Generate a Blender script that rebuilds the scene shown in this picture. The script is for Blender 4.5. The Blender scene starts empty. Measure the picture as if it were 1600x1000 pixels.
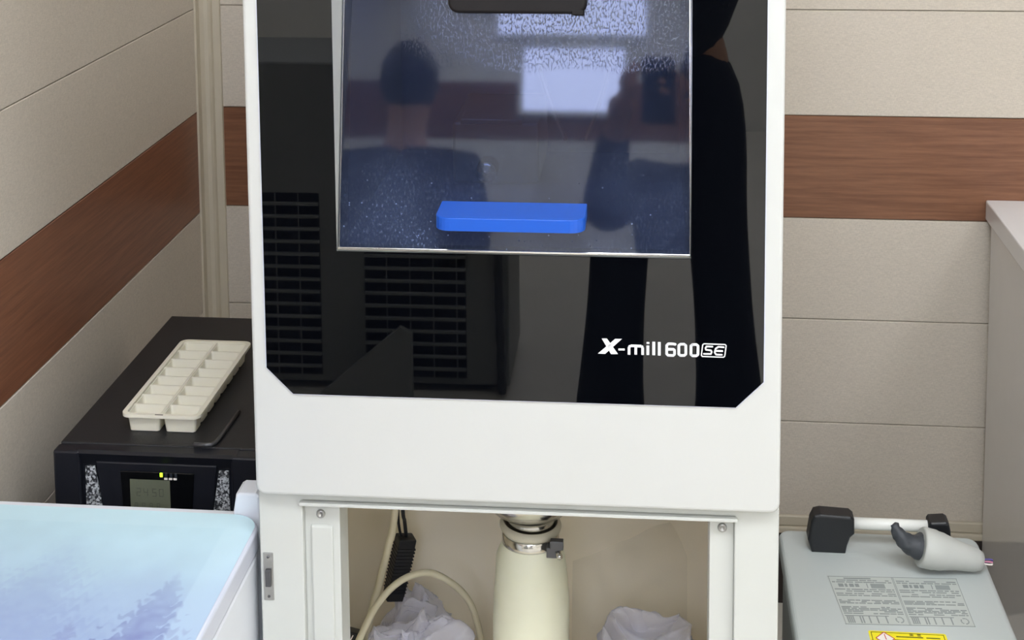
import bpy, bmesh, math, random
from mathutils import Vector, Matrix, noise
import numpy as np
C = bpy.context.scene.collection
PI = math.pi
random.seed(4)

# ------------------------------------------------------------------ camera
F_PX = 2309.0
cam_d = bpy.data.cameras.new('camera')
cam = bpy.data.objects.new('camera', cam_d); C.objects.link(cam)
bpy.context.scene.camera = cam
cam_d.sensor_fit = 'HORIZONTAL'; cam_d.sensor_width = 36.0
cam_d.lens = F_PX / 1600 * 36
cam_d.shift_y = -(500 + 110) / 1600        # the photograph is the lower part of a taller picture
cam_d.clip_start = 0.02
Yc = Vector((228, 258, -F_PX)).normalized()
Zc = Vector((-169, 20810, F_PX)); Zc = (Zc - Yc * Zc.dot(Yc)).normalized()
Xc = Yc.cross(Zc)
cam.matrix_world = Matrix.Translation((0, 0, 1.6)) @ Matrix((Xc, Yc, Zc)).to_4x4()

# ------------------------------------------------------------------ world, exposure
sc = bpy.context.scene
w = bpy.data.worlds.new('world'); sc.world = w; w.use_nodes = True
w.node_tree.nodes['Background'].inputs[0].default_value = (0.8, 0.9, 1, 1)
w.node_tree.nodes['Background'].inputs[1].default_value = 0.3
sc.view_settings.view_transform = 'Standard'
sc.view_settings.look = 'None'
sc.view_settings.exposure = 0.48
sc.view_settings.gamma = 1.0
sc.view_settings.use_curve_mapping = False
LIGHT = 10.5         # radiance of the ceiling panels

# ------------------------------------------------------------------ materials
def lin(c):
    r = []
    for v in c[:3]:
        v = v / 255.0
        r.append(v / 12.92 if v <= 0.04045 else ((v + 0.055) / 1.055) ** 2.4)
    return (r[0], r[1], r[2], 1.0)

def mat(name, rgb, rough=0.5, metal=0.0, spec=0.5, var=0.0, vscale=20.0, bump=0.0, bscale=200.0,
        stretch=(1, 1, 1), coat=0.0, sss=0.0, trans=0.0, ior=None):
    m = bpy.data.materials.new(name); m.use_nodes = True
    nt = m.node_tree; b = nt.nodes['Principled BSDF']
    c = lin(rgb)
    b.inputs['Base Color'].default_value = c
    b.inputs['Roughness'].default_value = rough
    b.inputs['Metallic'].default_value = metal
    b.inputs['Specular IOR Level'].default_value = spec
    b.inputs['Coat Weight'].default_value = coat
    b.inputs['Coat Roughness'].default_value = 0.05
    if ior: b.inputs['IOR'].default_value = ior
    if sss:
        b.inputs['Subsurface Weight'].default_value = sss
        b.inputs['Subsurface Radius'].default_value = (0.02, 0.018, 0.012)
        b.inputs['Subsurface Scale'].default_value = 0.4
    tc = nt.nodes.new('ShaderNodeTexCoord'); mp = nt.nodes.new('ShaderNodeMapping')
    mp.inputs['Scale'].default_value = stretch
    nt.links.new(tc.outputs['Object'], mp.inputs['Vector'])
    n = nt.nodes.new('ShaderNodeTexNoise'); n.inputs['Scale'].default_value = vscale
    n.inputs['Detail'].default_value = 5
    nt.links.new(mp.outputs[0], n.inputs['Vector'])
    mx = nt.nodes.new('ShaderNodeMix'); mx.data_type = 'RGBA'
    v = max(var, 0.02)
    mx.inputs['A'].default_value = [x * (1 - v) for x in c[:3]] + [1]
    mx.inputs['B'].default_value = [min(1, x * (1 + v)) for x in c[:3]] + [1]
    nt.links.new(n.outputs['Fac'], mx.inputs['Factor'])
    nt.links.new(mx.outputs['Result'], b.inputs['Base Color'])
    if bump:
        n2 = nt.nodes.new('ShaderNodeTexNoise'); n2.inputs['Scale'].default_value = bscale
        nt.links.new(mp.outputs[0], n2.inputs['Vector'])
        bp = nt.nodes.new('ShaderNodeBump'); bp.inputs['Strength'].default_value = bump
        bp.inputs['Distance'].default_value = 0.002
        nt.links.new(n2.outputs['Fac'], bp.inputs['Height'])
        nt.links.new(bp.outputs[0], b.inputs['Normal'])
    return m

def emis(name, rgb, s):
    m = bpy.data.materials.new(name); m.use_nodes = True; nt = m.node_tree
    b = nt.nodes['Principled BSDF']
    b.inputs['Base Color'].default_value = lin(rgb)
    b.inputs['Emission Color'].default_value = lin(rgb)
    b.inputs['Emission Strength'].default_value = s
    return m

def linen(name, rgb):
    """wall covering with the crossed fine threads of woven linen"""
    m = bpy.data.materials.new(name); m.use_nodes = True; nt = m.node_tree
    b = nt.nodes['Principled BSDF']; b.inputs['Roughness'].default_value = 0.5
    b.inputs['Specular IOR Level'].default_value = 0.35
    tc = nt.nodes.new('ShaderNodeTexCoord')
    outs = []
    for s in ((170, 170, 1100), (1100, 1100, 170)):
        mp = nt.nodes.new('ShaderNodeMapping'); mp.inputs['Scale'].default_value = s
        n = nt.nodes.new('ShaderNodeTexNoise'); n.inputs['Scale'].default_value = 1.0
        n.inputs['Detail'].default_value = 2
        nt.links.new(tc.outputs['Object'], mp.inputs[0]); nt.links.new(mp.outputs[0], n.inputs['Vector'])
        outs.append(n.outputs['Fac'])
    ad = nt.nodes.new('ShaderNodeMath'); ad.operation = 'ADD'
    nt.links.new(outs[0], ad.inputs[0]); nt.links.new(outs[1], ad.inputs[1])
    mr = nt.nodes.new('ShaderNodeMapRange')
    mr.inputs['From Min'].default_value = 0.7; mr.inputs['From Max'].default_value = 1.3
    nt.links.new(ad.outputs[0], mr.inputs['Value'])
    mx = nt.nodes.new('ShaderNodeMix'); mx.data_type = 'RGBA'
    c = lin(rgb)
    mx.inputs['A'].default_value = [x * 0.88 for x in c[:3]] + [1]
    mx.inputs['B'].default_value = [x * 1.12 for x in c[:3]] + [1]
    nt.links.new(mr.outputs[0], mx.inputs['Factor'])
    nt.links.new(mx.outputs['Result'], b.inputs['Base Color'])
    bp = nt.nodes.new('ShaderNodeBump'); bp.inputs['Strength'].default_value = 0.15
    bp.inputs['Distance'].default_value = 0.0006
    nt.links.new(mr.outputs[0], bp.inputs['Height']); nt.links.new(bp.outputs[0], b.inputs['Normal'])
    return m

def wood(name, rgb1, rgb2, axis):
    m = bpy.data.materials.new(name); m.use_nodes = True; nt = m.node_tree
    b = nt.nodes['Principled BSDF']; b.inputs['Roughness'].default_value = 0.38
    b.inputs['Specular IOR Level'].default_value = 0.4
    tc = nt.nodes.new('ShaderNodeTexCoord'); mp = nt.nodes.new('ShaderNodeMapping')
    mp.inputs['Scale'].default_value = (6, 90, 130) if axis == 'x' else (90, 6, 130)
    n = nt.nodes.new('ShaderNodeTexNoise'); n.inputs['Scale'].default_value = 1.0; n.inputs['Detail'].default_value = 8
    n.inputs['Roughness'].default_value = 0.7
    nt.links.new(tc.outputs['Object'], mp.inputs[0]); nt.links.new(mp.outputs[0], n.inputs['Vector'])
    cr = nt.nodes.new('ShaderNodeValToRGB')
    cr.color_ramp.elements[0].position = 0.3; cr.color_ramp.elements[0].color = lin(rgb1)
    cr.color_ramp.elements[1].position = 0.75; cr.color_ramp.elements[1].color = lin(rgb2)
    nt.links.new(n.outputs['Fac'], cr.inputs[0]); nt.links.new(cr.outputs[0], b.inputs['Base Color'])
    return m

M = {}
M['linen'] = linen('linen_wall_panel', (205, 195, 181))
M['wood_x'] = wood('brown_wood_panel', (107, 69, 50), (149, 105, 78), 'x')
M['wood_y'] = wood('brown_wood_panel_side', (106, 67, 49), (150, 100, 73), 'y')
M['groove'] = mat('groove', (96, 84, 70), 0.8)
M['trim'] = mat('beige_trim', (196, 186, 166), 0.35, var=0.1, vscale=6)
M['skirting'] = mat('dark_skirting', (46, 38, 35), 0.3)
M['floor'] = mat('floor_tile', (218, 213, 203), 0.25, var=0.08, vscale=5)
M['paint'] = mat('wall_paint', (214, 208, 196), 0.6)
M['ceiling'] = mat('ceiling_paint', (238, 236, 230), 0.7)
M['panel_light'] = emis('led_panel', (243, 248, 255), LIGHT)
M['window_day'] = emis('daylit_frosted_glass', (205, 216, 255), 9.0)
M['mill_white'] = mat('white_enamel', (198, 199, 196), 0.32, var=0.01)
M['stand_white'] = mat('white_powder_coat', (197, 199, 194), 0.4, var=0.01)
M['stand_in'] = mat('cream_powder_coat', (251, 240, 217), 0.5, var=0.04, vscale=5)
M['black_glass'] = mat('black_glass', (3, 4, 7), 0.015, spec=0.55, var=0.02)
M['logo'] = mat('white_print', (245, 246, 248), 0.4)
M['chamber'] = mat('chamber_grey', (96, 106, 130), 0.45, var=0.15, vscale=14)
M['steel'] = mat('polished_steel', (205, 203, 198), 0.16, metal=1.0)
M['brushed'] = mat('brushed_steel', (172, 172, 170), 0.35, metal=1.0, var=0.15, vscale=60)
M['dark_steel'] = mat('dark_steel', (88, 88, 90), 0.4, metal=0.5)
M['blue'] = mat('blue_plastic', (22, 84, 188), 0.33, var=0.02)
M['brown_black'] = mat('brown_black_plastic', (16, 11, 11), 0.6, spec=0.25)
M['ups'] = mat('black_ups_metal', (30, 30, 33), 0.5, bump=0.25, bscale=900)
M['ups_bezel'] = mat('black_ups_plastic', (22, 24, 32), 0.38)
M['lcd'] = mat('lcd_green_grey', (104, 108, 92), 0.25)
M['lcd_ink'] = mat('lcd_ink', (72, 76, 64), 0.4)
M['led_on'] = emis('green_led', (190, 255, 40), 2.5)
M['led_off'] = mat('led_off', (44, 48, 56), 0.3)
M['tray'] = mat('ivory_plastic', (240, 235, 216), 0.4, sss=0.2)
M['tray_mark'] = mat('tray_mark', (60, 45, 40), 0.5)
M['washer_white'] = mat('appliance_white', (228, 232, 240), 0.3)
M['washer_rim'] = mat('appliance_rim', (208, 212, 226), 0.25)
M['gap'] = mat('dark_gap', (18, 20, 28), 0.6)
M['rubber_cream'] = mat('cream_rubber', (233, 233, 210), 0.42, var=0.06, vscale=25, sss=0.15)
M['cream_cable'] = mat('cream_cable', (214, 206, 178), 0.4, var=0.03)
M['clamp_cream'] = mat('grey_cream_silicone', (190, 184, 165), 0.4)
M['black_plastic'] = mat('black_plastic', (22, 24, 28), 0.4)
M['black_rubber'] = mat('dark_grey_rubber', (60, 63, 68), 0.55, var=0.2, vscale=60, bump=0.3, bscale=150)
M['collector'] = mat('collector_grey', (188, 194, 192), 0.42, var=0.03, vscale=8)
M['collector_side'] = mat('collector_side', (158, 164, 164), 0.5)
M['label_paper'] = mat('label_film', (186, 191, 186), 0.35)
M['label_ink'] = mat('label_ink', (138, 143, 142), 0.6)
M['label_ink_dark'] = mat('label_ink_dark', (108, 113, 112), 0.6)
M['yellow'] = mat('yellow_label', (240, 224, 30), 0.4)
M['ink'] = mat('black_ink', (60, 56, 20), 0.5)
M['red_ink'] = mat('red_ink', (196, 60, 70), 0.5)
M['white_ink'] = mat('white_ink', (240, 232, 226), 0.5)
M['bar_white'] = mat('white_bar', (236, 236, 230), 0.2)
M['grey_plug'] = mat('light_grey_rubber', (186, 187, 182), 0.5, var=0.04, vscale=40)
M['pink'] = mat('pink_wire', (206, 130, 160), 0.4)
M['violet'] = mat('violet_wire', (92, 80, 150), 0.4)
M['cabinet'] = mat('white_laminate', (238, 236, 234), 0.13, spec=0.6, var=0.01)
M['cabinet_top'] = mat('white_worktop', (240, 239, 240), 0.25)
M['cooler'] = mat('grey_cabinet_paint', (150, 152, 150), 0.5)
M['cooler_dark'] = mat('grille_black', (14, 15, 18), 0.6)
M['hose_dark'] = mat('dark_braided_hose', (70, 72, 74), 0.5)
M['skin'] = mat('skin', (208, 160, 132), 0.5, sss=0.1)
M['navy'] = mat('navy_cloth', (22, 25, 38), 0.9, bump=0.3, bscale=500)
M['sweater'] = mat('charcoal_cloth', (40, 42, 50), 0.9, bump=0.3, bscale=400)
M['hair'] = mat('black_hair', (18, 16, 16), 0.5)
M['shoe'] = mat('dark_shoe', (26, 26, 30), 0.5)

def glass_door():
    m = bpy.data.materials.new('misted_wet_glass'); m.use_nodes = True; nt = m.node_tree
    nt.nodes.clear(); N = nt.nodes.new; L = nt.links.new
    out = N('ShaderNodeOutputMaterial'); tc = N('ShaderNodeTexCoord')
    sep = N('ShaderNodeSeparateXYZ'); L(tc.outputs['Object'], sep.inputs[0])
    tr = N('ShaderNodeBsdfTransparent'); tr.inputs[0].default_value = (0.36, 0.40, 0.50, 1)
    df = N('ShaderNodeBsdfDiffuse'); df.inputs[0].default_value = (0.24, 0.31, 0.52, 1)
    gl = N('ShaderNodeBsdfGlossy'); gl.inputs['Roughness'].default_value = 0.035
    # dried spray: fine specks, gathered where a broad noise says and low on the pane
    broad = N('ShaderNodeTexNoise'); broad.inputs['Scale'].default_value = 9; broad.inputs['Detail'].default_value = 4
    L(tc.outputs['Object'], broad.inputs['Vector'])
    fine = N('ShaderNodeTexNoise'); fine.inputs['Scale'].default_value = 330; fine.inputs['Detail'].default_value = 4
    mp = N('ShaderNodeMapping'); mp.inputs['Scale'].default_value = (1.5, 1, 0.7)
    L(tc.outputs['Object'], mp.inputs[0]); L(mp.outputs[0], fine.inputs['Vector'])
    def mr(src, a, b, c, d):
        n = N('ShaderNodeMapRange'); n.inputs['From Min'].default_value = a; n.inputs['From Max'].default_value = b
        n.inputs['To Min'].default_value = c; n.inputs['To Max'].default_value = d; L(src, n.inputs['Value']); return n.outputs[0]
    def op(o, a, b):
        n = N('ShaderNodeMath'); n.operation = o
        for i, s in enumerate((a, b)):
            if isinstance(s, (int, float)): n.inputs[i].default_value = s
            else: L(s, n.inputs[i])
        return n.outputs[0]
    low = mr(sep.outputs['Z'], 0.02, 0.15, 1.0, 0.0)           # z measured up the pane from its lower edge
    high = op('MULTIPLY', mr(sep.outputs['Z'], 0.20, 0.26, 0.0, 1.0), mr(sep.outputs['Z'], 0.27, 0.33, 1.0, 0.0))
    right = mr(sep.outputs['X'], -0.30, -0.14, 0.0, 1.0)
    zone = op('ADD', op('MULTIPLY', low, 0.5), op('MULTIPLY', op('MULTIPLY', high, right), 0.5))
    zone = op('MULTIPLY', zone, mr(broad.outputs['Fac'], 0.35, 0.68, 0.1, 1.5))
    spk = mr(fine.outputs['Fac'], 0.53, 0.70, 0.0, 1.0)
    film = op('ADD', op('MULTIPLY', op('MULTIPLY', spk, zone), 0.50), op('MULTIPLY', low, mr(broad.outputs['Fac'], 0.35, 0.65, 0.0, 0.09)))
    film = op('ADD', film, 0.03)
    vor = N('ShaderNodeTexVoronoi'); vor.inputs['Scale'].default_value = 150
    L(tc.outputs['Object'], vor.inputs['Vector'])
    drop = mr(vor.outputs['Distance'], 0.10, 0.16, 1.0, 0.0)
    sepc = N('ShaderNodeSeparateColor'); L(vor.outputs['Color'], sepc.inputs[0])
    sel = op('GREATER_THAN', sepc.outputs[0], 0.78)
    film = op('ADD', film, op('MULTIPLY', op('MULTIPLY', op('MULTIPLY', drop, sel), low), 0.5))
    film = op('MINIMUM', film, 0.8)
    mx = N('ShaderNodeMixShader'); L(film, mx.inputs[0]); L(tr.outputs[0], mx.inputs[1]); L(df.outputs[0], mx.inputs[2])
    fr = N('ShaderNodeFresnel'); fr.inputs['IOR'].default_value = 1.55
    bp = N('ShaderNodeBump'); bp.inputs['Strength'].default_value = 0.16; bp.inputs['Distance'].default_value = 0.001
    L(op('MULTIPLY', spk, op('MULTIPLY', high, right)), bp.inputs['Height']); L(bp.outputs[0], gl.inputs['Normal'])
    m2 = N('ShaderNodeMixShader'); L(fr.outputs[0], m2.inputs[0]); L(mx.outputs[0], m2.inputs[1]); L(gl.outputs[0], m2.inputs[2])
    L(m2.outputs[0], out.inputs[0]); return m
M['door_glass'] = glass_door()

def bag_mat(name, rgb, alpha):
    m = bpy.data.materials.new(name); m.use_nodes = True; nt = m.node_tree
    nt.nodes.clear(); N = nt.nodes.new; L = nt.links.new
    out = N('ShaderNodeOutputMaterial'); tr = N('ShaderNodeBsdfTransparent')
    df = N('ShaderNodeBsdfDiffuse'); df.inputs[0].default_value = lin(rgb)
    tl = N('ShaderNodeBsdfTranslucent'); tl.inputs[0].default_value = lin(rgb)
    gl = N('ShaderNodeBsdfGlossy'); gl.inputs['Roughness'].default_value = 0.3
    a = N('ShaderNodeMixShader'); a.inputs[0].default_value = 0.5; L(df.outputs[0], a.inputs[1]); L(tl.outputs[0], a.inputs[2])
    b = N('ShaderNodeMixShader'); b.inputs[0].default_value = 0.06; L(a.outputs[0], b.inputs[1]); L(gl.outputs[0], b.inputs[2])
    lw = N('ShaderNodeLayerWeight'); lw.inputs['Blend'].default_value = 0.35
    mr = N('ShaderNodeMapRange'); mr.inputs['To Min'].default_value = alpha; mr.inputs['To Max'].default_value = min(1, alpha + 0.35)
    L(lw.outputs['Facing'], mr.inputs['Value'])
    c = N('ShaderNodeMixShader'); L(mr.outputs[0], c.inputs[0]); L(tr.outputs[0], c.inputs[1]); L(b.outputs[0], c.inputs[2])
    L(c.outputs[0], out.inputs[0]); return m
M['bag'] = bag_mat('white_plastic_film', (240, 240, 250), 0.55)
M['bag_clear'] = bag_mat('clear_plastic_film', (215, 208, 190), 0.10)

def speckle():
    m = bpy.data.materials.new('speckled_metal_mesh'); m.use_nodes = True; nt = m.node_tree
    b = nt.nodes['Principled BSDF']; b.inputs['Roughness'].default_value = 0.4
    tc = nt.nodes.new('ShaderNodeTexCoord'); v = nt.nodes.new('ShaderNodeTexVoronoi'); v.inputs['Scale'].default_value = 420
    nt.links.new(tc.outputs['Object'], v.inputs['Vector'])
    cr = nt.nodes.new('ShaderNodeValToRGB'); cr.color_ramp.interpolation = 'LINEAR'
    cr.color_ramp.elements[0].position = 0.35; cr.color_ramp.elements[0].color = lin((40, 42, 48))
    cr.color_ramp.elements[1].position = 0.75; cr.color_ramp.elements[1].color = lin((200, 204, 208))
    sp = nt.nodes.new('ShaderNodeSeparateColor'); nt.links.new(v.outputs['Color'], sp.inputs[0])
    nt.links.new(sp.outputs[1], cr.inputs[0]); nt.links.new(cr.outputs[0], b.inputs['Base Color'])
    return m
M['speckle'] = speckle()

# ------------------------------------------------------------------ mesh helpers (world coordinates; shifted to the parent's origin when linked)
class MB:
    def __init__(s): s.bm = bmesh.new(); s.mi = 0
    def _mark(s, faces):
        for f in faces: f.material_index = s.mi
    def box(s, a, b, bevel=0.0, seg=2):
        lo = [min(a[i], b[i]) for i in range(3)]; hi = [max(a[i], b[i]) for i in range(3)]
        t = bmesh.new()
        bmesh.ops.create_cube(t, size=1.0)
        for v in t.verts:
            v.co = Vector([(lo[i] + hi[i]) / 2 + v.co[i] * (hi[i] - lo[i]) for i in range(3)])
        if bevel: bmesh.ops.bevel(t, geom=t.edges[:], offset=bevel, segments=seg, profile=0.5, affect='EDGES')
        s.add(t); return s
    def add(s, t, mtx=None):
        if mtx: t.transform(mtx)
        idx = {}
        for v in t.verts: idx[v] = s.bm.verts.new(v.co)
        for f in t.faces:
            try: nf = s.bm.faces.new([idx[v] for v in f.verts]); nf.material_index = s.mi; nf.smooth = f.smooth
            except ValueError: pass
        t.free()
    def prism(s, pts, vec, bevel=0.0, mtx=None, seg=2):
        """closed outline of 3-d points extruded along vec"""
        t = bmesh.new(); vec = Vector(vec)
        v0 = [t.verts.new(p) for p in pts]; v1 = [t.verts.new(Vector(p) + vec) for p in pts]
        f0 = t.faces.new(v0); f1 = t.faces.new(v1[::-1]); n = len(pts)
        for i in range(n): t.faces.new((v0[i], v1[i], v1[(i + 1) % n], v0[(i + 1) % n]))
        bmesh.ops.recalc_face_normals(t, faces=t.faces[:])
        if bevel:
            e = [e for e in t.edges if (e.verts[0] in v0) == (e.verts[1] in v0)]
            bmesh.ops.bevel(t, geom=e, offset=bevel, segments=seg, profile=0.5, affect='EDGES')
        s.add(t, mtx); return s
    def face(s, pts):
        f = s.bm.faces.new([s.bm.verts.new(p) for p in pts]); f.material_index = s.mi; return s
    def tube(s, pts, r, n=12, cap=True, flat=1.0):
        pts = [Vector(p) for p in pts]; rs = r if isinstance(r, (list, tuple)) else [r] * len(pts)
        rings = []; up = None
        for i, p in enumerate(pts):
            d = (pts[min(i + 1, len(pts) - 1)] - pts[max(i - 1, 0)]).normalized()
            if up is None: up = Vector((0, 0, 1)) if abs(d.z) < 0.9 else Vector((0, 1, 0))
            sd = d.cross(up).normalized(); up = sd.cross(d).normalized()
            rings.append([s.bm.verts.new(p + (sd * math.cos(a) + up * math.sin(a) * flat) * rs[i])
                          for a in [2 * PI * k / n for k in range(n)]])
        for a, b in zip(rings, rings[1:]):
            for k in range(n):
                f = s.bm.faces.new((a[k], a[(k + 1) % n], b[(k + 1) % n], b[k])); f.material_index = s.mi; f.smooth = True
        if cap:
            for rg in (rings[0][::-1], rings[-1]):
                f = s.bm.faces.new(rg); f.material_index = s.mi
        return s
    def lathe(s, prof, origin, n=32, axis=(0, 0, 1), cap=False):
        """prof: (radius, height) pairs about an axis through origin"""
        q = Vector((0, 0, 1)).rotation_difference(Vector(axis)).to_matrix(); o = Vector(origin)
        rings = [[s.bm.verts.new(o + q @ Vector((r * math.cos(2 * PI * k / n), r * math.sin(2 * PI * k / n), h)))
                  for k in range(n)] for r, h in prof]
        for a, b in zip(rings, rings[1:]):
            for k in range(n):
                f = s.bm.faces.new((a[k], a[(k + 1) % n], b[(k + 1) % n], b[k])); f.material_index = s.mi; f.smooth = True
        if cap:
            for rg in (rings[0][::-1], rings[-1]):
                f = s.bm.faces.new(rg); f.material_index = s.mi
        return s
    def build(s, name, mats, parent=None, smooth=False, origin=None, fixn=True):
        if not isinstance(mats, (list, tuple)): mats = [mats]
        if fixn: bmesh.ops.recalc_face_normals(s.bm, faces=s.bm.faces[:])
        off = Vector((0, 0, 0))
        if parent is not None: off = WORLD[parent.name]
        elif origin is not None: off = Vector(origin)
        for v in s.bm.verts: v.co -= off
        me = bpy.data.meshes.new(name); s.bm.to_mesh(me); s.bm.free()
        for m in mats: me.materials.append(M[m] if isinstance(m, str) else m)
        if smooth:
            for p in me.polygons: p.use_smooth = True
        o = bpy.data.objects.new(name, me); C.objects.link(o)
        if parent is not None: o.parent = parent
        elif origin is not None: o.location = off
        WORLD[o.name] = off
        return o
WORLD = {}
def thing(name, label, cat, loc, rz=0, group=None):
    o = bpy.data.objects.new(name, None); C.objects.link(o); o.location = loc; o.rotation_euler = (0, 0, rz)
    o.empty_display_size = 0.1
    WORLD[o.name] = Vector(loc)
    return tag(o, label, cat, group)
def tag(o, label, cat, group=None):
    o['label'] = label; o['category'] = cat
    if group: o['group'] = group
    return o
def struct(o): o['kind'] = 'structure'; return o
def smoothpath(p, n=10):
    p = [Vector(q) for q in p]; out = []
    for i in range(len(p) - 1):
        a = p[max(i - 1, 0)]; b = p[i]; c = p[i + 1]; d = p[min(i + 2, len(p) - 1)]
        for k in range(n):
            t = k / n
            out.append(0.5 * ((2 * b) + (c - a) * t + (2 * a - 5 * b + 4 * c - d) * t * t + (3 * b - a - 3 * c + d) * t ** 3))
    out.append(p[-1]); return out
def rrect(x0, x1, y0, y1, r, n=6):
    """rounded rectangle outline; r one radius or four (x1y1, x0y1, x0y0, x1y0)"""
    if not isinstance(r, (tuple, list)): r = (r,) * 4
    out = []
    for (cx, cy, a0, q) in ((x1, y1, 0, r[0]), (x0, y1, 90, r[1]), (x0, y0, 180, r[2]), (x1, y0, 270, r[3])):
        sx = -1 if cx == x1 else 1; sy = -1 if cy == y1 else 1
        for k in range(n + 1):
            a = math.radians(a0 + 90 * k / n)
            out.append((cx + sx * q + q * math.cos(a), cy + sy * q + q * math.sin(a)))
    return out
def stroke(mb, pts, wd, place, depth, caps=True):
    """a flat pen stroke: place(u,v) -> point, depth a vector for its thickness"""
    P = [Vector((p[0], p[1])) for p in pts]
    for a, b in zip(P, P[1:]):
        d = (b - a).normalized(); n = Vector((-d.y, d.x)) * wd / 2
        mb.prism([place(*(a + n)), place(*(b + n)), place(*(b - n)), place(*(a - n))], depth)
    if caps:
        for a in P: mb.prism([place(a.x + wd / 2 * math.cos(k * PI / 6), a.y + wd / 2 * math.sin(k * PI / 6)) for k in range(12)], depth)

# ================================================================== ROOM
YB = 2.72; XL = -0.867; XR = 2.6; YN = -3.2; ZC = 2.7; XW = -2.6; YRET = 0.35
SE_ = [-0.02, 0.145, 0.36, 0.562, 0.757, 0.952, 1.150, 1.347, 1.544, 1.741, 1.938, 2.135, 2.332, 2.529, 2.70]
def panels(mb, mk):
    for k in range(1, len(SE_) - 1):
        z0, z1 = SE_[k], SE_[k + 1]
        mb.mi = 1 if abs(z0 - 0.757) < 0.01 else 0
        mk(z0 + 0.0007, z1 - 0.0007)
mb = MB()
panels(mb, lambda a, b: mb.box((XL - 0.1, YB, a), (XR + 0.1, YB + 0.012, b), 0.0012, 1))
mb.mi = 2; mb.box((XL - 0.1, YB + 0.004, 0), (XR + 0.1, YB + 0.08, ZC))
mb.mi = 0
struct(mb.build('wall_back', ['linen', 'wood_x', 'groove']))
mb = MB()
panels(mb, lambda a, b: mb.box((XL - 0.012, YRET, a), (XL, YB, b), 0.0012, 1))
mb.mi = 2; mb.box((XL - 0.08, YRET, 0), (XL - 0.004, YB, ZC))
struct(mb.build('wall_left', ['linen', 'wood_y', 'groove']))
struct(MB().box((XW, YRET, 0), (XL - 0.08, YRET + 0.08, ZC)).build('wall_left_return', 'paint'))
struct(MB().box((XW - 0.08, YN, 0), (XW, YRET + 0.08, ZC)).build('wall_left_rear', 'paint'))
struct(MB().box((XR, YN, 0), (XR + 0.08, YB, ZC)).build('wall_right', 'paint'))
mb = MB().box((XW - 0.08, YN - 0.08, 0), (XR + 0.08, YN, 1.90)); mb.box((XW - 0.08, YN - 0.08, 2.16), (XR + 0.08, YN, ZC))
mb.mi = 1; mb.box((XW - 0.08, YN - 0.08, 1.90), (XR + 0.08, YN, 2.16))
struct(mb.build('wall_rear', ['ceiling', 'wood_x']))
for k, (wx0, wx1, wz0, wz1) in enumerate(((-0.525, -0.075, 2.03, 2.315), (-0.645, 0.02, 2.375, 2.66))):
    wf = MB()
    for a, b in (((wx0 - .02, wz0 - .02), (wx1 + .02, wz0)), ((wx0 - .02, wz1), (wx1 + .02, wz1 + .02)), ((wx0 - .02, wz0), (wx0, wz1)), ((wx1, wz0), (wx1 + .02, wz1))):
        wf.box((a[0], YN, a[1]), (b[0], YN + 0.02, b[1]))
    wo = struct(wf.build('window_%d' % (k + 1), 'bar_white'))
    MB().box((wx0, YN + 0.001, wz0), (wx1, YN + 0.006, wz1)).build('frosted_pane', 'window_day', wo)
mb = MB().box((XW - 0.08, YN - 0.08, -0.08), (XR + 0.08, YB + 0.08, 0))
struct(mb.build('floor', 'floor'))
struct(MB().box((XW - 0.08, YN - 0.08, ZC), (XR + 0.08, YB + 0.08, ZC + 0.08)).build('ceiling', 'ceiling'))
# skirting: a beige rail over a dark board
mb = MB().box((XL, YB - 0.010, 0), (XR, YB, 0.143), 0.001, 1)
struct(mb.build('baseboard_back', 'skirting'))
mb = MB().box((XL, YB - 0.014, 0.143), (XR, YB, 0.156), 0.003, 2); mb.box((XL, YB - 0.009, 0.156), (XR, YB, 0.176), 0.002, 1)
struct(mb.build('trim_1', 'trim'))
struct(MB().box((XL, YRET, 0), (XL + 0.010, YB - 0.014, 0.143), 0.001, 1).build('baseboard_left', 'skirting'))
# the moulded corner strip
mb = MB()
prof = [(XL, YB), (XL, YB - 0.05), (XL + 0.004, YB - 0.05), (XL + 0.004, YB - 0.030), (XL + 0.010, YB - 0.022), (XL + 0.017, YB - 0.020),
        (XL + 0.021, YB - 0.015), (XL + 0.023, YB - 0.008), (XL + 0.036, YB - 0.006), (XL + 0.037, YB)]
mb.prism([(x, y, 0.176) for x, y in prof], (0, 0, ZC - 0.176))
struct(mb.build('trim_2', 'trim'))

# ceiling panels
def ceiling_light(x0, x1, y0, y1, label):
    t = thing('ceiling_light', label, 'ceiling light', ((x0 + x1) / 2, (y0 + y1) / 2, ZC - 0.012), group='ceiling light panels')
    mb = MB()
    for a, b in (((x0, y0), (x1, y0 + 0.012)), ((x0, y1 - 0.012), (x1, y1)), ((x0, y0 + .012), (x0 + 0.012, y1 - .012)), ((x1 - 0.012, y0 + .012), (x1, y1 - .012))):
        mb.box((a[0], a[1], ZC - 0.012), (b[0], b[1], ZC))
    mb.build('frame', 'bar_white', t)
    MB().box((x0 + 0.012, y0 + 0.012, ZC - 0.008), (x1 - 0.012, y1 - 0.012, ZC - 0.001)).build('diffuser', 'panel_light', t)
ceiling_light(-0.45, 0.75, -1.75, -1.05, 'white LED ceiling panel just behind the photographer')
ceiling_light(-0.55, 0.85, 0.05, 0.75, 'white LED ceiling panel nearest the milling machine')
ceiling_light(-0.95, 0.25, -2.9, -2.4, 'added large LED ceiling panel near the two frosted windows')  # added, out of view: sends low light deep into the stand bay
ceiling_light(0.55, 1.75, -2.9, -2.4, 'added large LED ceiling panel near the rear wall, on the right')  # second added panel, unseen, also to brighten the stand bay
ceiling_light(1.3, 1.9, -0.6, 0.6, 'white LED ceiling panel over the right side of the room')
ceiling_light(-2.1, -1.5, -1.6, -0.4, 'white LED ceiling panel at the left side of the room')

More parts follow.
